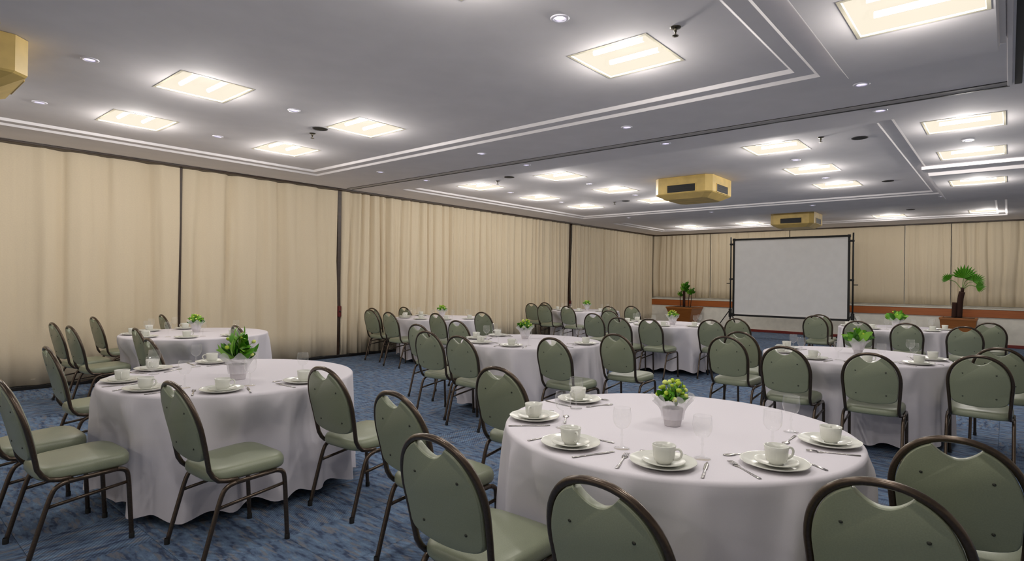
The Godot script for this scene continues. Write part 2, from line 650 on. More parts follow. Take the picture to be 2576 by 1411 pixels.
func make_ware() -> void:
	ware.plate = lathe_mesh([Vector2(0.0001, 0.004), Vector2(0.075, 0.004), Vector2(0.085, 0.008), Vector2(0.122, 0.019), Vector2(0.125, 0.0205), Vector2(0.124, 0.017), Vector2(0.084, 0.003), Vector2(0.07, 0.0), Vector2(0.0001, 0.0)], 40, 0.008, 10)
	ware.saucer = lathe_mesh([Vector2(0.0001, 0.003), Vector2(0.03, 0.003), Vector2(0.045, 0.006), Vector2(0.078, 0.016), Vector2(0.08, 0.0175), Vector2(0.079, 0.014), Vector2(0.045, 0.002), Vector2(0.03, 0.0), Vector2(0.0001, 0.0)], 28, 0.01, 8)
	ware.cup = lathe_mesh([Vector2(0.0001, 0.0), Vector2(0.026, 0.0), Vector2(0.027, 0.005), Vector2(0.036, 0.012), Vector2(0.040, 0.025), Vector2(0.042, 0.05), Vector2(0.0445, 0.068), Vector2(0.043, 0.0695), Vector2(0.040, 0.05), Vector2(0.037, 0.022), Vector2(0.03, 0.012), Vector2(0.0001, 0.011)], 24)
	ware.handle = tube_mesh(bend([Vector3(0.040, 0.056, 0), Vector3(0.056, 0.060, 0), Vector3(0.067, 0.048, 0), Vector3(0.063, 0.030, 0), Vector3(0.050, 0.020, 0), Vector3(0.038, 0.019, 0)], 3), 0.0045, 6)
	ware.bowl = lathe_mesh([Vector2(0.0045, 0.080), Vector2(0.012, 0.083), Vector2(0.026, 0.092), Vector2(0.035, 0.108), Vector2(0.0385, 0.128), Vector2(0.037, 0.150), Vector2(0.0345, 0.168)], 22)
	ware.lip = tube_mesh(ring_pts(0.0345, 0.168, 22), 0.0009, 5, true)
	ware.stem = lathe_mesh([Vector2(0.0001, 0.003), Vector2(0.033, 0.0005), Vector2(0.034, 0.002), Vector2(0.020, 0.005), Vector2(0.008, 0.011), Vector2(0.0042, 0.022), Vector2(0.0040, 0.048), Vector2(0.0075, 0.056), Vector2(0.0040, 0.064), Vector2(0.0048, 0.081)], 16)
	# cutlery, lying along -Z
	var st := begin()
	blade(st, [[0.10, 0.006], [0.02, 0.005], [0.0, 0.004], [-0.01, 0.008], [-0.07, 0.0085], [-0.10, 0.003]], 0.0022)
	ware.knife = finish(st)
	st = begin()
	blade(st, [[0.10, 0.007], [0.06, 0.006], [0.0, 0.003], [-0.035, 0.004], [-0.045, 0.011], [-0.06, 0.0125]], 0.0018)
	for k in 4:
		var x := -0.0095 + 0.0063 * k
		tube(st, [Vector3(x, 0.004, -0.058), Vector3(x, 0.006, -0.08), Vector3(x, 0.005, -0.10)], 0.0017, 5)
	ware.fork = finish(st)
	st = begin()
	blade(st, [[0.09, 0.007], [0.05, 0.006], [0.0, 0.003], [-0.035, 0.004], [-0.048, 0.012], [-0.065, 0.016], [-0.082, 0.014], [-0.092, 0.004]], 0.002)
	ware.spoon = finish(st)

func ring_pts(r: float, y: float, n: int) -> Array:
	var out := []
	for j in n:
		var a := TAU * j / n
		out.append(Vector3(cos(a) * r, y, sin(a) * r))
	return out

func blade(st: SurfaceTool, prof: Array, th: float) -> void:
	var rings := []
	for p in prof:
		var z: float = p[0]
		var w: float = p[1]
		rings.append([Vector3(-w, 0.002, z), Vector3(-w * 0.5, 0.002 + th, z), Vector3(w * 0.5, 0.002 + th, z), Vector3(w, 0.002, z), Vector3(0, 0.0005, z)])
	loft(st, rings, Vector3.ZERO, true, true)

const ORD := ["first", "second", "third", "fourth", "fifth", "sixth", "seventh", "eighth", "ninth", "tenth"]
var kit := {}

func place_setting(center: Vector2, deg: float, which: String, seat: int, cutlery: bool, table_name: String) -> void:
	var a := deg_to_rad(deg)
	var turn := PI / 2 - a
	var f := Vector2(-cos(a), -sin(a))
	var rt := Vector2(-f.y, f.x)
	var o := center - f * (0.665 + 0.012 * rng.randf_range(-1, 1))
	var at := func(side: float, ahead: float, y: float) -> Vector3:
		var p: Vector2 = o + rt * side + f * ahead
		return Vector3(p.x, CLOTH_TOP + y, p.y)
	var tail := "at %s place from curtain end of the %s" % [ORD[seat], table_name]
	var g := " on the " + table_name
	var j := rng.randf_range(-0.3, 0.3)
	item("dinner_plate", "plate", "white dinner plate " + tail, "dinner plates" + g, at.call(0.0, 0.0, 0.001), turn)
	item("saucer", "saucer", "small white saucer " + tail, "saucers" + g, at.call(0.004, -0.004, 0.006), turn)
	item("coffee_cup", "cup", "white coffee cup " + tail, "coffee cups" + g, at.call(0.004, -0.004, 0.010), turn + j)
	item("wine_goblet", "glass", "clear wine goblet " + tail, "wine goblets" + g, at.call(0.14 + 0.02 * rng.randf(), 0.13 + 0.03 * rng.randf(), 0.0015), turn)
	if cutlery:
		item("dinner_knife", "knife", "steel dinner knife " + tail, "dinner knives" + g, at.call(0.152, -0.01, 0.0005), turn + rng.randf_range(-0.25, 0.25))
		item("dinner_fork", "fork", "steel dinner fork " + tail, "dinner forks" + g, at.call(-0.152, -0.01, 0.0005), turn + rng.randf_range(-0.2, 0.2))
		item("tea_spoon", "spoon", "steel tea spoon " + tail, "tea spoons" + g, at.call(-0.01, 0.155, 0.0005), turn + PI / 2 + rng.randf_range(-0.3, 0.3))

func item(called: String, category: String, label: String, group: String, at: Vector3, turn: float) -> void:
	var c: Node3D
	if kit.has(called):
		c = kit[called].duplicate()
		c.name = numbered(called)
		add_child(c)
	else:
		c = build_item(called)
		kit[called] = c
	c.position = at
	c.rotation.y = turn
	tag(c, label, category, group)

func build_item(called: String) -> Node3D:
	match called:
		"dinner_plate":
			return put(called, ware.plate, M.porcelain, self)
		"saucer":
			return put(called, ware.saucer, M.porcelain, self)
		"dinner_knife":
			return put(called, ware.knife, M.steel, self)
		"dinner_fork":
			return put(called, ware.fork, M.steel, self)
		"tea_spoon":
			return put(called, ware.spoon, M.steel, self)
		"coffee_cup":
			var t := thing(called, "", "")
			put("body", ware.cup, M.porcelain, t)
			put("handle", ware.handle, M.porcelain, t)
			return t
		_:
			var t := thing(called, "", "")
			put("bowl", ware.bowl, M.glass, t)
			put("rim", ware.lip, M.glass, t)
			put("stem", ware.stem, M.glass, t)
			return t

# ---------------------------------------------------------------- plants
func leaf_mesh(width: float, droop: float, cup: float) -> ArrayMesh:
	# a curved blade of length one, growing along +Y and bending towards +Z
	var st := begin()
	var n := 6
	var rows := []
	for i in n + 1:
		var t := float(i) / n
		var w := width * pow(sin(PI * clampf(0.06 + 0.94 * t, 0, 1)), 0.75) * (1.0 - 0.25 * t) * 0.5
		var mid := Vector3(0, t - 0.35 * droop * t * t, droop * t * t)
		rows.append([mid + Vector3(-w, 0, cup * w), mid, mid + Vector3(w, 0, cup * w)])
	for i in n:
		for k in 2:
			quad(st, rows[i][k], rows[i][k + 1], rows[i + 1][k + 1], rows[i + 1][k])
	return finish(st)

func bloom_mesh() -> ArrayMesh:
	var st := begin()
	var rings := []
	for i in 7:
		var a := PI * (0.08 + 0.84 * i / 6.0)
		var ring := []
		for j in 14:
			var b := TAU * j / 14
			var k := 1.0 + (0.16 if (i + j) % 2 == 0 else -0.12)
			ring.append(Vector3(sin(a) * cos(b) * k, -cos(a) * 0.75 * k, sin(a) * sin(b) * k))
		rings.append(ring)
	loft(st, rings, Vector3.ZERO, true, true)
	return finish(st)

var flora := {}

func set_dir(o: Node3D, dir: Vector3, size: float, spin: float) -> void:
	# +Y of the node along dir
	var y := dir.normalized()
	var x := y.cross(Vector3(sin(spin), 0.31, cos(spin))).normalized()
	var z := x.cross(y)
	o.basis = Basis(x, y, z).scaled_local(Vector3.ONE * size)

func flower_pot(at: Vector3, label: String, style: String, seed_: int, s := 1.0) -> void:
	rng.seed = seed_
	var t := thing("flower_pot", label, "flower pot", at, rng.randf() * TAU, "potted flowers on the round tables")
	t.scale = Vector3.ONE * s
	put("pot", flora.pot, M.pot, t)
	put("soil", flora.soil, M.soil, t)
	put("wrap", flora.wrap, M.wrap, t)
	var core := Vector3(0, 0.125, 0)
	var leaves := 42
	for i in leaves:
		var a := TAU * i * 0.618
		var up := lerpf(-0.15, 1.0, fposmod(i * 0.37, 1.0))
		var size := rng.randf_range(0.065, 0.10)
		var dir := Vector3(cos(a) * cos(up), sin(up), sin(a) * cos(up))
		if style == "drooping":
			size *= 1.35
			dir.y += 0.25
		if style == "bushy":
			size *= 1.55
			dir.y = dir.y * 0.9 + 0.15
		var l := put("leaf", flora.leaf[i % 3], M.leaf[i % 3], t)
		set_dir(l, dir, size, a)
		l.position = core + dir * 0.018
	var stems := 20 if style == "round" else (7 if style == "drooping" else 5)
	for i in stems:
		var a := TAU * i * 0.618 + 0.4
		var up := lerpf(0.15, 1.35, float(i) / stems)
		var rr := 0.075 if style == "round" else 0.10
		var p := core + Vector3(cos(a) * cos(up) * rr, sin(up) * (rr + (0.02 if style == "round" else 0.035)), sin(a) * cos(up) * rr)
		var b := put("bloom", flora.bloom, M.petal if i % 3 == 0 else M.bloom, t)
		b.position = p
		b.scale = Vector3.ONE * (rng.randf_range(0.008, 0.0125) if style == "round" else rng.randf_range(0.008, 0.013))
		b.rotation = Vector3(rng.randf(), rng.randf() * 6, rng.randf())
		var sp := put("flower_stem", tube_mesh([core * 0.9, core.lerp(p, 0.6) + Vector3(0, 0.008, 0), p], 0.0018, 5), M.stalk, t)
		sp.position = Vector3.ZERO
	if style == "drooping":
		for i in 4:
			var a := TAU * (i / 4.0) + 0.9
			var l := put("leaf", flora.leaf[2], M.leaf[(i + 1) % 3], t)
			set_dir(l, Vector3(cos(a) * 1.0, 0.1, sin(a) * 1.0), 0.10, a)
			l.position = core + Vector3(cos(a) * 0.035, 0.0, sin(a) * 0.035)
		for i in 9:
			var a := TAU * i * 0.618
			var l := put("leaf", flora.leaf[i % 3], M.leaf[1 + i % 2], t)
			set_dir(l, Vector3(cos(a) * 0.5, 1.0, sin(a) * 0.5), 0.075, a)
			l.position = core + Vector3(cos(a) * 0.03, 0.075 + 0.01 * (i % 4), sin(a) * 0.03)

func fan_mesh() -> ArrayMesh:
	# a fan palm leaf: pleated blades spread from the end of the stalk (+Y)
	var st := begin(true)
	var n := 11
	for i in n:
		var a := lerpf(-1.15, 1.15, float(i) / (n - 1))
		var d := Vector3(sin(a), cos(a), 0)
		var side := Vector3(cos(a), -sin(a), 0)
		var len_ := 1.0 - 0.18 * absf(a)
		var p0 := Vector3.ZERO
		var p1 := d * len_ * 0.6 + Vector3(0, 0, 0.06)
		var p2 := d * len_ + Vector3(0, 0, 0.22)
		var w := side * 0.085
		var ridge := Vector3(0, 0, -0.035)
		quad(st, p0, p1 - w, p2, p1 + ridge)
		quad(st, p0, p1 + ridge, p2, p1 + w)
	return finish(st)

# ---------------------------------------------------------------- curtains
func curtain_mesh(length: float, y0: float, y1: float, pitch: float, amp: float, seed_: int, crease := 0.75) -> ArrayMesh:
	# hangs in the local XY plane, folds towards +Z, from x = 0 to x = length
	rng.seed = seed_
	var n := int(length / pitch * 22.0)
	var ph := []
	for i in 8:
		ph.append(rng.randf() * TAU)
	var nz := FastNoiseLite.new()
	nz.seed = seed_
	nz.frequency = 0.9
	var rows := []
	var ny := 7
	for r in ny + 1:
		var v := float(r) / ny
		var y := lerpf(y1, y0, v)
		var row := []
		for i in n + 1:
			var x := length * i / n
			var w := x + 0.25 * pitch * nz.get_noise_2d(x * 1.3, v * 0.4) * 2.0
			var k := TAU / pitch
			var f: float = 1.0 - 2.0 * pow(absf(cos(0.5 * k * w + ph[0] + 1.6 * nz.get_noise_1d(x))), crease) + 0.5 * sin(k * 0.53 * w + ph[1]) + 0.3 * sin(k * 1.9 * w + ph[2] + 0.8 * v)
			f = -f
			var big := 0.6 + 0.8 * (0.5 + 0.5 * nz.get_noise_2d(x * 0.8, 7.0))
			var d := amp * f * big * (0.8 + 0.25 * v)
			row.append(Vector3(x, y, d))
		rows.append(row)
	var st := begin()
	for r in ny:
		for i in n:
			quad(st, rows[r][i], rows[r][i + 1], rows[r + 1][i + 1], rows[r + 1][i])
	# folded hem gives the cloth its thickness at the lower edge
	for i in n:
		var a: Vector3 = rows[ny][i]
		var b: Vector3 = rows[ny][i + 1]
		var back := Vector3(0, 0.0, -0.012)
		quad(st, a, b, b + back, a + back)
		quad(st, a + back, b + back, b + back + Vector3(0, 0.08, 0.008), a + back + Vector3(0, 0.08, 0.008))
	return finish(st)

# ---------------------------------------------------------------- air conditioner
func ac_unit(at: Vector3, label: String) -> void:
	var t := thing("air_conditioner", label, "air conditioner", at, 0.0, "ceiling air conditioners")
	var oct := func(h: float, b: float, y: float) -> Array:
		return [Vector3(-h + b, y, -h), Vector3(h - b, y, -h), Vector3(h, y, -h + b), Vector3(h, y, h - b), Vector3(h - b, y, h), Vector3(-h + b, y, h), Vector3(-h, y, h - b), Vector3(-h, y, -h + b)]
	var st := begin(true)
	loft(st, [oct.call(0.475, 0.085, 0.0), oct.call(0.475, 0.085, -0.255), oct.call(0.465, 0.085, -0.27)], Vector3.ZERO, true, false)
	put("casing", finish(st), M.ac, t)
	st = begin(true)
	loft(st, [oct.call(0.465, 0.085, -0.27), oct.call(0.455, 0.08, -0.275), oct.call(0.36, 0.07, -0.33), oct.call(0.34, 0.07, -0.34)], Vector3.ZERO, false, true)
	put("bottom_panel", finish(st), M.ac, t)
	for k in 4:
		var v := Node3D.new()
		v.name = "air_outlet"
		t.add_child(v, true)
		v.rotation.y = k * PI / 2
		put("opening", box_mesh(Vector3(0.46, 0.115, 0.012), 0.0, Vector3(0, -0.19, 0.474)), M.black, v)
		put("surround", frame_mesh(0.46, 0.115, 0.012, 0.016, Vector3(0, -0.19, 0.476)), M.ac, v)
		for s in 3:
			put("louvre", box_mesh(Vector3(0.45, 0.004, 0.012), 0.0, Vector3(0, -0.16 - 0.03 * s, 0.478)), M.base_black, v)

func frame_mesh(w: float, h: float, b: float, d: float, c: Vector3) -> ArrayMesh:
	var st := begin(true)
	slab(st, c + Vector3(0, h / 2 + b / 2, 0), Vector3(w + 2 * b, b, d), 0.002)
	slab(st, c - Vector3(0, h / 2 + b / 2, 0), Vector3(w + 2 * b, b, d), 0.002)
	slab(st, c + Vector3(w / 2 + b / 2, 0, 0), Vector3(b, h, d), 0.002)
	slab(st, c - Vector3(w / 2 + b / 2, 0, 0), Vector3(b, h, d), 0.002)
	return finish(st)

# ================================================================ the scene
func _ready() -> void:
	# camera
	var cam := Camera3D.new()
	cam.name = "camera"
	add_child(cam)
	cam.position = Vector3(0, EYE, 0)
	cam.rotation_degrees = Vector3(0.0609, 40.506, 0.7723)
	cam.fov = rad_to_deg(2.0 * atan(705.5 / 1463.3))
	cam.near = 0.05
	cam.current = true
	# sky: none is seen, the room is closed
	var we := WorldEnvironment.new()
	we.name = "environment"
	var env := Environment.new()
	env.background_mode = Environment.BG_COLOR
	env.background_color = Color.BLACK
	env.tonemap_mode = Environment.TONE_MAPPER_LINEAR
	env.tonemap_exposure = 1.14
	env.sdfgi_enabled = true
	env.ssao_enabled = true
	env.ssil_enabled = true
	we.environment = env
	add_child(we)
	make_materials()
	flora.leaf = [leaf_mesh(0.42, 0.35, 0.3), leaf_mesh(0.5, 0.55, 0.2), leaf_mesh(0.55, 0.8, 0.15)]
	flora.bloom = bloom_mesh()
	build_room()
	build_ceiling()
	build_curtains()
	build_far_end()
	build_tables()
	build_small()

func build_room() -> void:
	# floor: carpet tiles half a metre square
	var fl := Node3D.new()
	fl.name = "floor"
	add_child(fl)
	fl.set_meta("kind", "structure")
	put("floor_slab", box_mesh(Vector3(14.3, 0.2, 24.4), 0.0, Vector3((WALL_X + RIGHT_X) / 2, -0.112, (FAR_Z + BACK_Z) / 2)), M.grey_dark, fl)
	var mats := []
	for i in 4:
		mats.append(carpet(11 + 7 * i, [40.0, 140.0, 0.0, 62.0][i]))
	var q := 0.5
	var st := begin(true)
	var h := q / 2 - 0.0008
	var bv := 0.0025
	var ring := func(e: float, y: float) -> Array:
		return [Vector3(-e, y, -e), Vector3(e, y, -e), Vector3(e, y, e), Vector3(-e, y, e)]
	var lo: Array = ring.call(h, -0.010)
	var mid: Array = ring.call(h, -0.0015)
	var hi: Array = ring.call(h - bv, 0.0)
	for pair in [[lo, mid], [mid, hi]]:
		for j in 4:
			var k := (j + 1) % 4
			for v in [pair[0][j], pair[0][k], pair[1][k], pair[0][j], pair[1][k], pair[1][j]]:
				st.set_uv(Vector2(v.x, v.z) / q + Vector2(0.5, 0.5))
				st.add_vertex(v)
	for v in [hi[0], hi[1], hi[2], hi[0], hi[2], hi[3]]:
		st.set_uv(Vector2(v.x, v.z) / q + Vector2(0.5, 0.5))
		st.add_vertex(v)
	st.generate_normals()
	st.generate_tangents()
	var tile := st.commit()
	var cells := []
	var cam_dir := Vector2(-sin(deg_to_rad(40.506)), -cos(deg_to_rad(40.506)))
	var x := WALL_X + q / 2
	while x < RIGHT_X:
		var z := FAR_Z + q / 2
		while z < BACK_Z:
			var p := Vector2(x, z)
			var seen := p.length() > 0.1 and absf(cam_dir.angle_to(p)) < deg_to_rad(45)
			cells.append([(0.0 if seen else 1000.0) + p.length(), p])
			z += q
		x += q
	cells.sort_custom(func(a, b): return a[0] < b[0])
	var merged := [begin(true), begin(true), begin(true), begin(true)]
	rng.seed = 77
	for i in cells.size():
		var p: Vector2 = cells[i][1]
		var turn := (rng.randi() % 2) * 2 + (1 if rng.randf() < 0.22 else 0)
		var kind := rng.randi() % 4
		if i < 300:
			var t := put("carpet_tile", tile, mats[kind], fl)
			t.position = Vector3(p.x, 0, p.y)
			t.rotation.y = turn * PI / 2
		else:
			merged[kind].append_from(tile, 0, Transform3D(Basis(Vector3.UP, turn * PI / 2), Vector3(p.x, 0, p.y)))
	var far_tiles := ArrayMesh.new()
	for kind in 4:
		merged[kind].set_material(mats[kind])
		merged[kind].commit(far_tiles)
	var rest := put("carpet_tiles", far_tiles, null, fl)
	rest.set_meta("kind", "stuff")
	# walls
	var w: float = FAR_Z - 0.25
	struct("wall_left", box_mesh(Vector3(0.2, 3.5, BACK_Z - FAR_Z + 0.4), 0.0, Vector3(WALL_X - 0.1, 1.6, (FAR_Z + BACK_Z) / 2)), M.wall)
	struct("wall_right", box_mesh(Vector3(0.2, 3.5, BACK_Z - FAR_Z + 0.4), 0.0, Vector3(RIGHT_X + 0.1, 1.6, (FAR_Z + BACK_Z) / 2)), M.wall)
	struct("wall_back", box_mesh(Vector3(RIGHT_X - WALL_X + 0.4, 3.5, 0.2), 0.0, Vector3((WALL_X + RIGHT_X) / 2, 1.6, BACK_Z + 0.1)), M.wall)
	var wf := struct("wall_far", box_mesh(Vector3(RIGHT_X - WALL_X + 0.4, 3.5, 0.2), 0.0, Vector3((WALL_X + RIGHT_X) / 2, 1.6, FAR_Z - 0.1)), M.wall)
	# low wall with a ledge in front of the far curtains
	put("half_wall", box_mesh(Vector3(RIGHT_X - WALL_X - 0.02, 0.90, 0.25), 0.004, Vector3((WALL_X + RIGHT_X) / 2, 0.452, FAR_Z + 0.126)), M.half_wall, wf)
	struct("window_sill", box_mesh(Vector3(RIGHT_X - WALL_X - 0.02, 0.03, 0.29), 0.006, Vector3((WALL_X + RIGHT_X) / 2, 0.917, FAR_Z + 0.146)), M.sill)
	struct("trim_1", box_mesh(Vector3(RIGHT_X - WALL_X - 0.03, 0.19, 0.03), 0.005, Vector3((WALL_X + RIGHT_X) / 2, 0.806, FAR_Z + 0.267)), M.rail)
	struct("baseboard_far", box_mesh(Vector3(RIGHT_X - WALL_X - 0.03, 0.075, 0.018), 0.004, Vector3((WALL_X + RIGHT_X) / 2, 0.038, FAR_Z + 0.261)), M.base_red)
	struct("baseboard_left", box_mesh(Vector3(0.02, 0.045, BACK_Z - FAR_Z - 0.3), 0.004, Vector3(WALL_X + 0.19, 0.023, (FAR_Z + BACK_Z) / 2 + 0.14)), M.base_black)

func build_ceiling() -> void:
	trof = troffer_mesh_set()
	var rg := [Vector2(0.040, 0.0), Vector2(0.042, -0.006), Vector2(0.056, -0.006), Vector2(0.062, -0.001), Vector2(0.062, 0.001)]
	dl.ring = lathe_mesh(rg, 24)
	dl.can = lathe_mesh([Vector2(0.041, 0.0), Vector2(0.037, 0.03), Vector2(0.034, 0.06), Vector2(0.0001, 0.062)], 20)
	dl.lens = lathe_mesh([Vector2(0.030, 0.0), Vector2(0.024, -0.006), Vector2(0.0001, -0.009)], 18)
	var ceil_ := Node3D.new()
	ceil_.name = "ceiling"
	add_child(ceil_)
	ceil_.set_meta("kind", "structure")
	var coffers := [Rect2(-8.48, -5.07, 7.33, 6.0), Rect2(-8.48, -12.75, 7.6, 5.95), Rect2(-8.48, -17.30, 8.44, 3.05)]
	var up := 0.048
	var wide := 0.185
	var inner := []
	for c in coffers:
		inner.append(c.grow(-wide))
	var holes := []
	# square lights
	var k := (CEIL + up - EYE) / (CEIL - EYE)
	var cols := [-7.07, -5.36, -2.155, -0.362]
	var col_name := ["curtain-side column", "second column from the curtains", "third column from the curtains", "column beside the black track"]
	var rows := [-16.15, -10.72, -9.09, -7.40, -3.78, -2.10, -0.41, 3.10]
	var lights := []
	for r in rows.size():
		for c in 4:
			var p := Vector2(cols[c], rows[r])
			var y := CEIL
			if c == 3 and (r == 1 or (r >= 4 and r <= 6)):
				p = [Vector2(-0.362, -10.92), Vector2(-0.414, -3.88), Vector2(-0.414, -2.16), Vector2(-0.414, -0.44)][maxi(r - 3, 0)]
				y = CEIL - 0.095
			for inn in inner:
				if inn.has_point(p * k):
					p *= k
					y = CEIL + up
					break
			lights.append([Vector3(p.x, y, p.y), "square recessed ceiling light, %s row from the screen, %s" % [ORD[r], col_name[c]]])
			holes.append(Rect2(p.x - 0.323, p.y - 0.304, 0.646, 0.608))
	var downs := []
	for e in [[1, -1.27, 5], [0, -1.28, 5], [1, -2.94, 4], [0, -2.93, 4], [2, -2.95, 4], [2, -8.25, 2], [2, -9.9, 1], [1, -8.24, 2], [0, -8.2, 2], [3, -8.26, 2], [0, -9.82, 1], [1, -9.82, 1]]:
		downs.append([cols[e[0]], e[1], "small round downlight behind the %s square light row, %s" % [ORD[e[2]], col_name[e[0]]], "downlights between the square lights"])
	for i in 4:
		var x: float = [-7.36, -5.22, -3.1, -0.935][i]
		downs.append([x, -5.47, "small round downlight just short of the ceiling track, %s from the curtains" % ORD[i], "downlights before the track"])
		downs.append([x, -6.39, "small round downlight just past the ceiling track, %s from the curtains" % ORD[i], "downlights past the track"])
		downs.append([x, -13.15, "small round downlight just past the large middle coffer, %s from the curtains" % ORD[i], "downlights past the middle coffer"])
		downs.append([x, -14.03, "small round downlight just before the screen-end coffer, %s from the curtains" % ORD[i], "downlights before the far coffer"])
	for d in downs:
		var p := Vector2(d[0], d[1])
		var y := CEIL
		for inn in inner:
			if inn.has_point(p * k):
				p *= k
				y = CEIL + up
				break
		d[0] = p.x
		d[1] = p.y
		d.append(y)
		holes.append(Rect2(p.x - 0.036, p.y - 0.036, 0.072, 0.072))
	# level parts
	var st := begin(true)
	sheet(st, Rect2(WALL_X, FAR_Z, RIGHT_X - WALL_X, BACK_Z - FAR_Z), holes + coffers, CEIL)
	for inn in inner:
		sheet(st, inn, holes, CEIL + up)
	put("plaster_sheet", finish(st), M.ceiling, ceil_)
	put("ceiling_slab", box_mesh(Vector3(RIGHT_X - WALL_X + 0.4, 0.15, BACK_Z - FAR_Z + 0.4), 0.0, Vector3((WALL_X + RIGHT_X) / 2, CEIL + 0.32, (FAR_Z + BACK_Z) / 2)), M.ceiling, ceil_)
	for c in coffers:
		st = begin(true)
		var rings := []
		for e in [[0.0, 0.0], [0.030, 0.020], [0.034, 0.022], [0.150, 0.022], [0.154, 0.024], [wide, up]]:
			var g: Rect2 = c.grow(-float(e[0]))
			var y: float = CEIL + float(e[1])
			rings.append([Vector3(g.position.x, y, g.position.y), Vector3(g.end.x, y, g.position.y), Vector3(g.end.x, y, g.end.y), Vector3(g.position.x, y, g.end.y)])
		loft(st, rings)
		put("coffer_moulding", finish(st), M.ceiling, ceil_)
	# lowered panel over the aisle, with a stepped edge
	st = begin(true)
	var x0 := -0.93
	var x1 := 3.2
	var box := func(gx: float, za: float, zb: float, y: float) -> Array:
		return [Vector3(x0 + gx, y, zb), Vector3(x1 - gx, y, zb), Vector3(x1 - gx, y, za), Vector3(x0 + gx, y, za)]
	loft(st, [box.call(0.0, -9.74, -12.95, CEIL), box.call(0.0, -9.74, -12.95, CEIL - 0.042), box.call(0.05, -10.02, -12.9, CEIL - 0.048), box.call(0.055, -10.05, -12.9, CEIL - 0.090), box.call(0.075, -10.10, -12.88, CEIL - 0.095)])
	sheet(st, Rect2(x0 + 0.075, -12.88, x1 - x0 - 0.15, 2.78), holes, CEIL - 0.095)
	put("lowered_panel", finish(st), M.ceiling, ceil_)
	st = begin(true)
	var low := func(g: float, y: float) -> Array:
		return [Vector3(-0.97 + g, y, -5.0 + g), Vector3(-0.03 - g, y, -5.0 + g), Vector3(-0.03 - g, y, 1.2 - g), Vector3(-0.97 + g, y, 1.2 - g)]
	loft(st, [low.call(0.0, CEIL), low.call(0.0, CEIL - 0.042), low.call(0.03, CEIL - 0.048), low.call(0.034, CEIL - 0.09), low.call(0.04, CEIL - 0.095)])
	sheet(st, Rect2(-0.93, -4.96, 0.86, 6.12), holes, CEIL - 0.095)
	put("lowered_panel", finish(st), M.ceiling, ceil_)
	for l in lights:
		ceiling_light(l[0], l[1])
	for d in downs:
		downlight(Vector3(d[0], d[4], d[1]), d[2], d[3])
	# dark rails that the curtains hang from
	put("curtain_rail", box_mesh(Vector3(0.27, 0.03, BACK_Z - FAR_Z), 0.004, Vector3(WALL_X + 0.14, CEIL - 0.014, (FAR_Z + BACK_Z) / 2)), M.post, ceil_)
	put("curtain_rail", box_mesh(Vector3(RIGHT_X - WALL_X - 0.3, 0.03, 0.16), 0.004, Vector3((WALL_X + RIGHT_X) / 2 + 0.12, CEIL - 0.014, FAR_Z + 0.09)), M.post, ceil_)
	# track of the folding partition, across the hall, and the black one along it
	struct("trim_2", box_mesh(Vector3(9.18, 0.008, 0.10), 0.002, Vector3(-4.6, CEIL - 0.003, -6.145)), M.track)
	struct("trim_3", box_mesh(Vector3(9.18, 0.012, 0.022), 0.0, Vector3(-4.6, CEIL - 0.005, -6.208)), M.base_black)
	struct("trim_4", box_mesh(Vector3(9.18, 0.006, 0.010), 0.0, Vector3(-4.6, CEIL - 0.002, -6.089)), M.grey_dark)
	struct("trim_5", box_mesh(Vector3(0.045, 0.006, 14.6), 0.0, Vector3(0.042, CEIL - 0.002, 1.1)), M.black)
	struct("trim_6", box_mesh(Vector3(0.03, 0.012, 14.6), 0.003, Vector3(-0.01, CEIL - 0.005, 1.1)), M.ceiling)

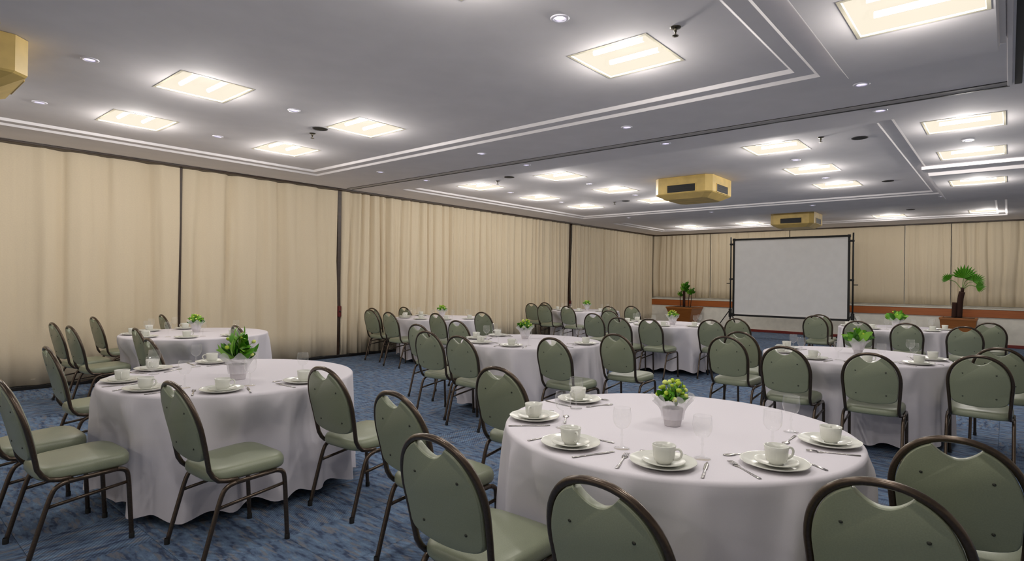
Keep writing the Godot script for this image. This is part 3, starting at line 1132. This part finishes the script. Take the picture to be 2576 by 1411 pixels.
func build_curtains() -> void:
	var cx := WALL_X + 0.14
	var spans := [[5.0, -3.362, 0.50, 0.048, "broad flat beige curtain behind the smooth curtain table"], [-3.398, -6.04, 0.42, 0.042, "flat beige curtain between the thin seam and the dark post with red box"], [-6.13, -13.485, 0.21, 0.042, "long pleated beige curtain beyond the dark post with red box"], [-13.535, -18.52, 0.21, 0.042, "pleated beige curtain running into the far corner"]]
	for i in spans.size():
		var s: Array = spans[i]
		var len_: float = s[0] - s[1]
		var o := single("curtain", curtain_mesh(len_, 0.05, CEIL - 0.031, s[2], s[3], 31 + i, 1.1 if i < 2 else 0.75), M.curtain, s[4], "curtain", Vector3(cx, 0, s[0]), PI / 2, "curtains along the long wall")
		o.position = Vector3(cx, 0, s[0])
	# far wall, above the ledge
	var fx := [[-9.47, -7.4], [-7.38, -5.0], [-4.98, -2.13], [-2.11, -1.14], [-1.12, 4.2]]
	var say := ["pleated beige curtain above the ledge by the far corner", "pleated beige curtain above the ledge beside the low planter", "smooth beige curtain behind and beside the projection screen", "narrow pleated beige curtain above the ledge, next to the fan palm", "wide pleated beige curtain above the ledge behind the fan palm"]
	for i in fx.size():
		var a: float = fx[i][0]
		var b: float = fx[i][1]
		single("curtain", curtain_mesh(b - a, 0.985, CEIL - 0.031, 0.22 if i != 2 else 0.25, 0.022 if i != 2 else 0.009, 61 + i), M.curtain, say[i], "curtain", Vector3(a, 0, FAR_Z + 0.075), 0.0, "curtains above the far ledge")
	# seams and posts between the curtains on the long wall
	struct("trim_7", box_mesh(Vector3(0.05, CEIL - 0.06, 0.034), 0.003, Vector3(WALL_X + 0.13, CEIL / 2 + 0.02, -3.38)), M.post)
	struct("trim_8", box_mesh(Vector3(0.06, CEIL - 0.06, 0.07), 0.004, Vector3(WALL_X + 0.13, CEIL / 2 + 0.02, -6.085)), M.post)
	struct("trim_9", box_mesh(Vector3(0.05, CEIL - 0.06, 0.045), 0.003, Vector3(WALL_X + 0.13, CEIL / 2 + 0.02, -13.51)), M.post)
	for d in [[-6.085, 0.06, 0.20, "dark red box on the post between flat and pleated curtains"], [-13.51, 0.042, 0.15, "small red box in the curtain gap behind the far curtain corner table"]]:
		var t := thing("alarm_box", d[3], "alarm box", Vector3(WALL_X + 0.161, 0.85, d[0]))
		put("casing", box_mesh(Vector3(0.05, d[2], d[1]), 0.006, Vector3(0.025, 0, 0)), M.red, t)
		put("button", lathe_button(), M.base_black, t).position = Vector3(0.05, 0.0, 0)

func lathe_button() -> ArrayMesh:
	var st := begin()
	var rings := []
	for p in [[0.018, 0.0], [0.018, 0.006], [0.014, 0.009], [0.001, 0.010]]:
		var ring := []
		for j in 12:
			var a := TAU * j / 12
			ring.append(Vector3(p[1], cos(a) * p[0], sin(a) * p[0]))
		rings.append(ring)
	loft(st, rings)
	return finish(st)

func build_far_end() -> void:
	# projection screen on two tripod stands
	var zs := -16.5
	var t := thing("projection_screen", "white projection screen in a black frame on two tripod stands", "projection screen", Vector3(-4.465, 0, zs))
	var w := 2.80
	var h := 2.06
	var cy := 0.61 + h / 2
	var st := begin()
	var nx := 40
	var ny := 30
	var g := []
	for j in ny + 1:
		var row := []
		for i in nx + 1:
			var u := float(i) / nx
			var v := float(j) / ny
			var edge := sin(PI * u) * sin(PI * v)
			var d := 0.010 * edge * (sin(7.0 * (v - absf(u - 0.5) * 1.2) + 1.0) + 0.4 * sin(19.0 * u + 3.0 * v))
			row.append(Vector3((u - 0.5) * w, cy + (v - 0.5) * h, d))
		g.append(row)
	for j in ny:
		for i in nx:
			quad(st, g[j][i], g[j][i + 1], g[j + 1][i + 1], g[j + 1][i])
	for j in [0, ny]:
		for i in nx:
			quad(st, g[j][i], g[j][i + 1], g[j][i + 1] + Vector3(0, 0, -0.012), g[j][i] + Vector3(0, 0, -0.012))
	put("screen_cloth", finish(st), M.screen, t)
	var fr := put("screen_frame", frame_mesh(w, h, 0.05, 0.035, Vector3(0, cy, -0.002)), M.black, t)
	for s in [-1.0, 1.0]:
		for y in [cy - h / 2 - 0.025, cy + h / 2 + 0.025]:
			put("corner_bracket", box_mesh(Vector3(0.07, 0.07, 0.045), 0.006, Vector3(s * (w / 2 + 0.025), y, 0)), M.black, fr)
		var x: float = s * (w / 2 + 0.115)
		put("stand_pole", tube_mesh([Vector3(x, 0.32, -0.01), Vector3(x, cy + h / 2 + 0.10, -0.01)], 0.02, 10), M.black, t)
		put("clamp", box_mesh(Vector3(0.13, 0.05, 0.06), 0.008, Vector3(s * (w / 2 + 0.075), cy - 0.05, -0.005)), M.black, t)
		put("clamp", box_mesh(Vector3(0.13, 0.05, 0.06), 0.008, Vector3(s * (w / 2 + 0.075), cy + h / 2 - 0.1, -0.005)), M.black, t)
		var kn := put("clamp_knob", tube_mesh([Vector3(x, cy - 0.17, -0.01), Vector3(x + s * 0.11, cy - 0.17, -0.01)], 0.012, 8), M.black, t)
		kn.name = "clamp_knob"
		put("leg_hub", box_mesh(Vector3(0.075, 0.24, 0.075), 0.012, Vector3(x, 0.64, -0.01)), M.black, t)
		for k in 3:
			var a := TAU * k / 3.0 + (0.35 if s > 0 else 2.8)
			put("leg", tube_mesh([Vector3(x, 0.74, -0.01), Vector3(x + cos(a) * 0.48, 0.015, -0.01 + sin(a) * 0.48)], 0.014, 8), M.black, t)
	# air conditioners
	ac_unit(Vector3(-3.96, CEIL + 0.045, -9.2), "yellowed ceiling air conditioner hanging over the middle of the hall")
	ac_unit(Vector3(-5.83, CEIL + 0.045, -0.44), "yellowed ceiling air conditioner above the drooping leaf table")
	ac_unit(Vector3(-3.90, CEIL + 0.045, -15.07), "yellowed ceiling air conditioner close above the projection screen")
	# planters
	planter(Vector3(-7.93, 0, -17.85), 0.44, 0.21, 0.70, "tapered wooden planter holding the low bushy plant")
	planter(Vector3(-0.91, 0, -17.6), 0.36, 0.27, 0.72, "tapered wooden planter holding the tall fan palm")
	bushy_plant(Vector3(-7.95, 0.70, -17.85))
	fan_palm(Vector3(-0.91, 0.72, -17.6))

func planter(at: Vector3, top: float, bottom: float, h: float, label: String) -> void:
	var t := thing("planter", label, "planter", at, 0.0, "wooden planters by the far wall")
	var sq := func(e: float, y: float) -> Array:
		return [Vector3(-e, y, -e), Vector3(e, y, -e), Vector3(e, y, e), Vector3(-e, y, e)]
	var st := begin(true)
	loft(st, [sq.call(bottom, 0.0), sq.call(top - 0.012, h - 0.05), sq.call(top - 0.012, h - 0.045)], Vector3.ZERO, true, false)
	put("box", finish(st), M.planter, t)
	st = begin(true)
	loft(st, [sq.call(top - 0.012, h - 0.05), sq.call(top, h - 0.045), sq.call(top, h), sq.call(top - 0.05, h), sq.call(top - 0.052, h - 0.02)])
	put("rim", finish(st), M.planter, t)
	st = begin(true)
	loft(st, [sq.call(top - 0.051, h - 0.012), sq.call(0.02, h - 0.004)], Vector3.ZERO, false, true)
	put("soil", finish(st), M.soil, t)

func bushy_plant(at: Vector3) -> void:
	var t := thing("bushy_plant", "low bushy green plant with dark stems in the tapered planter", "plant", at)
	rng.seed = 9
	for s in [[0.0, 0.0, 0.52, 0.04], [0.16, 0.05, 0.42, 0.012], [-0.14, -0.06, 0.36, 0.012], [0.2, -0.05, 0.46, 0.01]]:
		var top := Vector3(s[0] * 1.2, s[2], s[1])
		put("stem", tube_mesh([Vector3(s[0], 0.0, s[1]), Vector3(s[0] * 1.1, s[2] * 0.5, s[1]), top], s[3], 7), M.bark, t)
		for i in 9:
			var a := TAU * i * 0.618
			var l := put("leaf", flora.leaf[i % 3], M.leaf[(i + 1) % 3], t)
			set_dir(l, Vector3(cos(a), 0.9 - 0.12 * i, sin(a)), 0.24 if s[3] > 0.02 else 0.16, a)
			l.position = top + Vector3(0, 0.03 * (i % 4), 0)
	put("stem", tube_mesh([Vector3(0, 0.45, 0), Vector3(0.02, 0.75, 0)], 0.012, 6), M.stalk, t)
	for i in 10:
		var a := TAU * i * 0.618
		var l := put("leaf", flora.leaf[i % 3], M.leaf[(i + 1) % 3], t)
		set_dir(l, Vector3(cos(a), 0.8 - 0.1 * i, sin(a)), 0.24, a)
		l.position = Vector3(0.02, 0.62 + 0.03 * (i % 4), 0)

func fan_palm(at: Vector3) -> void:
	var t := thing("fan_palm", "tall fan palm with shaggy brown trunk in the tapered planter", "palm", at)
	put("trunk", tube_mesh(bend([Vector3(0.01, 0.0, 0), Vector3(0.015, 0.2, 0), Vector3(0.03, 0.45, 0), Vector3(0.06, 0.62, 0)], 3), 0.062, 9), M.bark, t)
	put("trunk", tube_mesh(bend([Vector3(-0.09, 0.0, 0.02), Vector3(-0.085, 0.15, 0.02), Vector3(-0.08, 0.36, 0.02)], 3), 0.05, 8), M.bark, t)
	put("trunk", tube_mesh([Vector3(0.06, 0.6, 0), Vector3(0.07, 0.72, 0)], 0.035, 7), M.bark, t)
	var fan := fan_mesh()
	var crown := Vector3(0.06, 0.70, 0)
	for f in [[Vector3(0.03, 0.24, 0.04), 0.36, 0.05], [Vector3(0.21, 0.16, 0.05), 0.25, -0.95], [Vector3(-0.25, 0.20, 0.05), 0.20, 0.75], [Vector3(0.09, 0.20, -0.16), 0.24, -0.35], [Vector3(0.26, 0.05, 0.12), 0.2, -1.5]]:
		var tip: Vector3 = crown + f[0]
		var fr := Node3D.new()
		fr.name = "frond"
		t.add_child(fr, true)
		put("stalk", tube_mesh(bend([crown + Vector3(0, -0.05, 0), crown.lerp(tip, 0.5) + Vector3(0, 0.05, 0), tip], 3), 0.008, 6), M.stalk, fr)
		var b := put("fan", fan, M.leaf[1], fr)
		b.position = tip
		b.rotation = Vector3(0.15, 0.3, float(f[2]))
		b.scale = Vector3.ONE * float(f[1])

func build_tables() -> void:
	make_ware()
	var st := begin()
	lathe(st, [Vector2(0.0001, 0.0), Vector2(0.036, 0.0), Vector2(0.039, 0.004), Vector2(0.050, 0.082), Vector2(0.052, 0.086), Vector2(0.047, 0.086), Vector2(0.044, 0.07)], 44, Vector3.ZERO, 0.025, 22)
	flora.pot = finish(st)
	flora.soil = lathe_mesh([Vector2(0.046, 0.074), Vector2(0.02, 0.079), Vector2(0.0001, 0.08)], 16)
	st = begin()
	var rings := []
	for p in [[0.052, 0.035], [0.058, 0.08], [0.072, 0.11], [0.098, 0.142]]:
		var ring := []
		for j in 48:
			var a := TAU * j / 48
			var t: float = (p[1] - 0.035) / 0.107
			var r: float = p[0] * (1.0 + 0.10 * t * sin(9 * a + 0.7) + 0.05 * t * sin(17 * a))
			ring.append(Vector3(cos(a) * r, p[1] + 0.018 * t * sin(7 * a), sin(a) * r))
		rings.append(ring)
	loft(st, rings)
	flora.wrap = finish(st)
	# table under the cloth
	st = begin()
	lathe(st, [Vector2(0.0001, 0.715), Vector2(0.785, 0.715), Vector2(0.79, 0.72), Vector2(0.79, 0.74), Vector2(0.785, TABLE_TOP), Vector2(0.0001, TABLE_TOP)], 48)
	tab.top = finish(st)
	tab.leg = tube_mesh(bend([Vector3(0.36, 0.012, 0.36), Vector3(0.33, 0.35, 0.33), Vector3(0.30, 0.715, 0.30)], 2), 0.016, 8)
	var defs := [
		["dense lime flower table", Vector2(-1.24, -2.67), [[-2.44, -3.00], [-2.23, -2.05], [-1.52, -1.65], [-0.84, -1.66], [-0.26, -2.19], [-0.14, -2.91]], Vector2(-1.235, -2.66), "round", [193, 147, 104, 68, 30, -13], 1.0],
		["drooping leaf table", Vector2(-4.20, -1.88), [[-5.62, -2.08], [-5.46, -1.35], [-4.47, -0.80], [-3.89, -0.86], [-3.25, -1.43], [-3.18, -2.24]], Vector2(-3.97, -1.80), "drooping", [190, 150, 106, 70, 30, -14], 1.2],
		["smooth curtain table", Vector2(-7.60, -2.93), [[-9.03, -3.32], [-9.03, -2.51], [-8.19, -1.92], [-7.56, -1.94], [-6.82, -2.34], [-6.53, -3.23]], Vector2(-7.72, -2.97), "round", [190, 150, 108, 70, 30, -12], 1.0],
		["mid-hall table", Vector2(-4.22, -5.30), [[-5.61, -5.74], [-5.45, -4.91], [-4.66, -4.36], [-4.06, -4.25], [-3.32, -4.78], [-3.13, -5.63]], Vector2(-4.42, -5.43), "round", [192, 152, 108, 70, 30, -12], 1.05],
		["leafy bush table", Vector2(-1.18, -6.60), [[-2.30, -6.98], [-2.19, -6.25], [-1.49, -5.70], [-0.85, -5.70], [-0.17, -6.16], [-0.04, -7.06]], Vector2(-1.17, -6.85), "bushy", [192, 152, 108, 70, 30, -12], 1.0],
		["curtain post table", Vector2(-7.97, -7.30), [[-9.03, -7.61], [-9.03, -6.86], [-8.55, -6.46], [-7.75, -6.26], [-7.04, -6.66], [-6.86, -7.53]], Vector2(-8.10, -7.47), "round", [190, 150, 115, 72, 34, -8], 1.0],
		["far curtain corner table", Vector2(-7.85, -11.95), [[-9.03, -12.15], [-8.92, -11.46], [-8.24, -11.07], [-7.45, -10.92], [-6.84, -11.66], [-6.60, -12.26]], Vector2(-7.86, -12.05), "round", [190, 152, 112, 70, 26, -12], 1.1],
		["low planter table", Vector2(-4.40, -9.22), [[-5.82, -9.97], [-5.46, -8.85], [-4.59, -8.20], [-4.11, -8.32], [-3.40, -8.84], [-3.23, -9.50]], Vector2(-4.24, -9.08), "round", [195, 155, 104, 70, 26, -12], 1.1],
		["fan palm table", Vector2(-1.43, -11.42), [[-2.65, -12.10], [-2.59, -11.57], [-1.76, -10.49], [-1.14, -10.51], [-0.46, -10.36], [-0.21, -11.75]], Vector2(-1.40, -11.38), "bushy", [195, 165, 110, 72, 36, -12], 1.1],
	]
	var chair := make_chair()
	var first := true
	var jit := RandomNumberGenerator.new()
	jit.seed = 4
	for i in defs.size():
		var d: Array = defs[i]
		var nm: String = d[0]
		var c: Vector2 = d[1]
		var t := thing("round_table", "round folding table under the white cloth of the " + nm, "table", Vector3(c.x, 0, c.y), 0.0, "round tables")
		put("tabletop", tab.top, M.table_wood, t)
		for k in 4:
			put("leg", tab.leg, M.steel, t).rotation.y = k * PI / 2
		single("tablecloth", cloth_mesh(100 + i, c, d[2]), M.cloth, "white floor-length cloth over the " + nm, "tablecloth", Vector3(c.x, 0, c.y), 0.0, "white tablecloths")
		for k in 6:
			var p: Array = d[2][k]
			var label := "green upholstered banquet chair, %s from curtain end, at the %s" % [ORD[k], nm]
			var at := Vector3(p[0], 0, p[1])
			var turn := deg_to_rad(jit.randf_range(-3.5, 3.5))
			if first:
				chair.position = at
				chair.rotation.y = turn
				chair.set_meta("label", label)
				first = false
			else:
				copy_of(chair, at, turn, label)
			rng.seed = 500 + i * 10 + k
			place_setting(c, d[5][k], nm, k, i < 2 or i == 3 or i == 4, nm)
		var fp: Vector2 = d[3]
		var what := {"round": "round lime green flowers", "drooping": "loose drooping green leaves", "bushy": "wide leafy green bush"}
		flower_pot(Vector3(fp.x, CLOTH_TOP, fp.y), "white pot of %s on the %s" % [what[d[4]], nm], d[4], 900 + i, d[6])

func build_small() -> void:
	# sprinklers and round grilles on the ceiling
	var up := 0.048
	var k := (CEIL + up - EYE) / (CEIL - EYE)
	var spr := [[-1.65, -3.52], [-6.04, -3.54], [-1.61, -7.15], [-6.43, -7.13], [-6.16, -10.42]]
	var spr_say := ["ahead of the light over the dense lime flower table", "between the two curtain columns, short of the track", "past the track, beside the aisle", "past the track, between the two curtain columns", "beside the third light row, curtain side"]
	for i in spr.size():
		var p: Array = spr[i]
		var t := thing("sprinkler", "small metal ceiling sprinkler " + spr_say[i], "sprinkler", Vector3(p[0] * k, CEIL + up, p[1] * k), 0.0, "ceiling sprinklers")
		put("escutcheon", lathe_mesh([Vector2(0.036, 0.0), Vector2(0.034, -0.006), Vector2(0.012, -0.010), Vector2(0.001, -0.010)], 16), M.brass, t)
		put("stem", lathe_mesh([Vector2(0.010, -0.008), Vector2(0.010, -0.03), Vector2(0.006, -0.032), Vector2(0.006, -0.055)], 10), M.brass, t)
		put("deflector", lathe_mesh([Vector2(0.001, -0.054), Vector2(0.022, -0.056), Vector2(0.022, -0.059), Vector2(0.001, -0.060)], 12), M.brass, t)
	var gr := [[-5.78, -3.48], [-1.28, -7.43], [-6.04, -6.97], [-5.89, -10.4], [-1.46, -10.75], [-1.62, -15.02]]
	var gr_say := ["touching a light short of the track, curtain side", "past the track on the aisle side", "past the track on the curtain side", "by the second light row, curtain side", "by the second light row, aisle side", "just inside the screen-end coffer"]
	for i in gr.size():
		var p: Array = gr[i]
		var t := thing("ceiling_speaker", "dark round ceiling grille " + gr_say[i], "speaker", Vector3(p[0] * k, CEIL + up, p[1] * k), 0.0, "dark round ceiling grilles")
		put("rim", lathe_mesh([Vector2(0.085, 0.0), Vector2(0.085, -0.006), Vector2(0.075, -0.008), Vector2(0.073, -0.003)], 22), M.grey_dark, t)
		put("grille", lathe_mesh([Vector2(0.074, -0.003), Vector2(0.04, -0.006), Vector2(0.0001, -0.007)], 22), M.black, t)
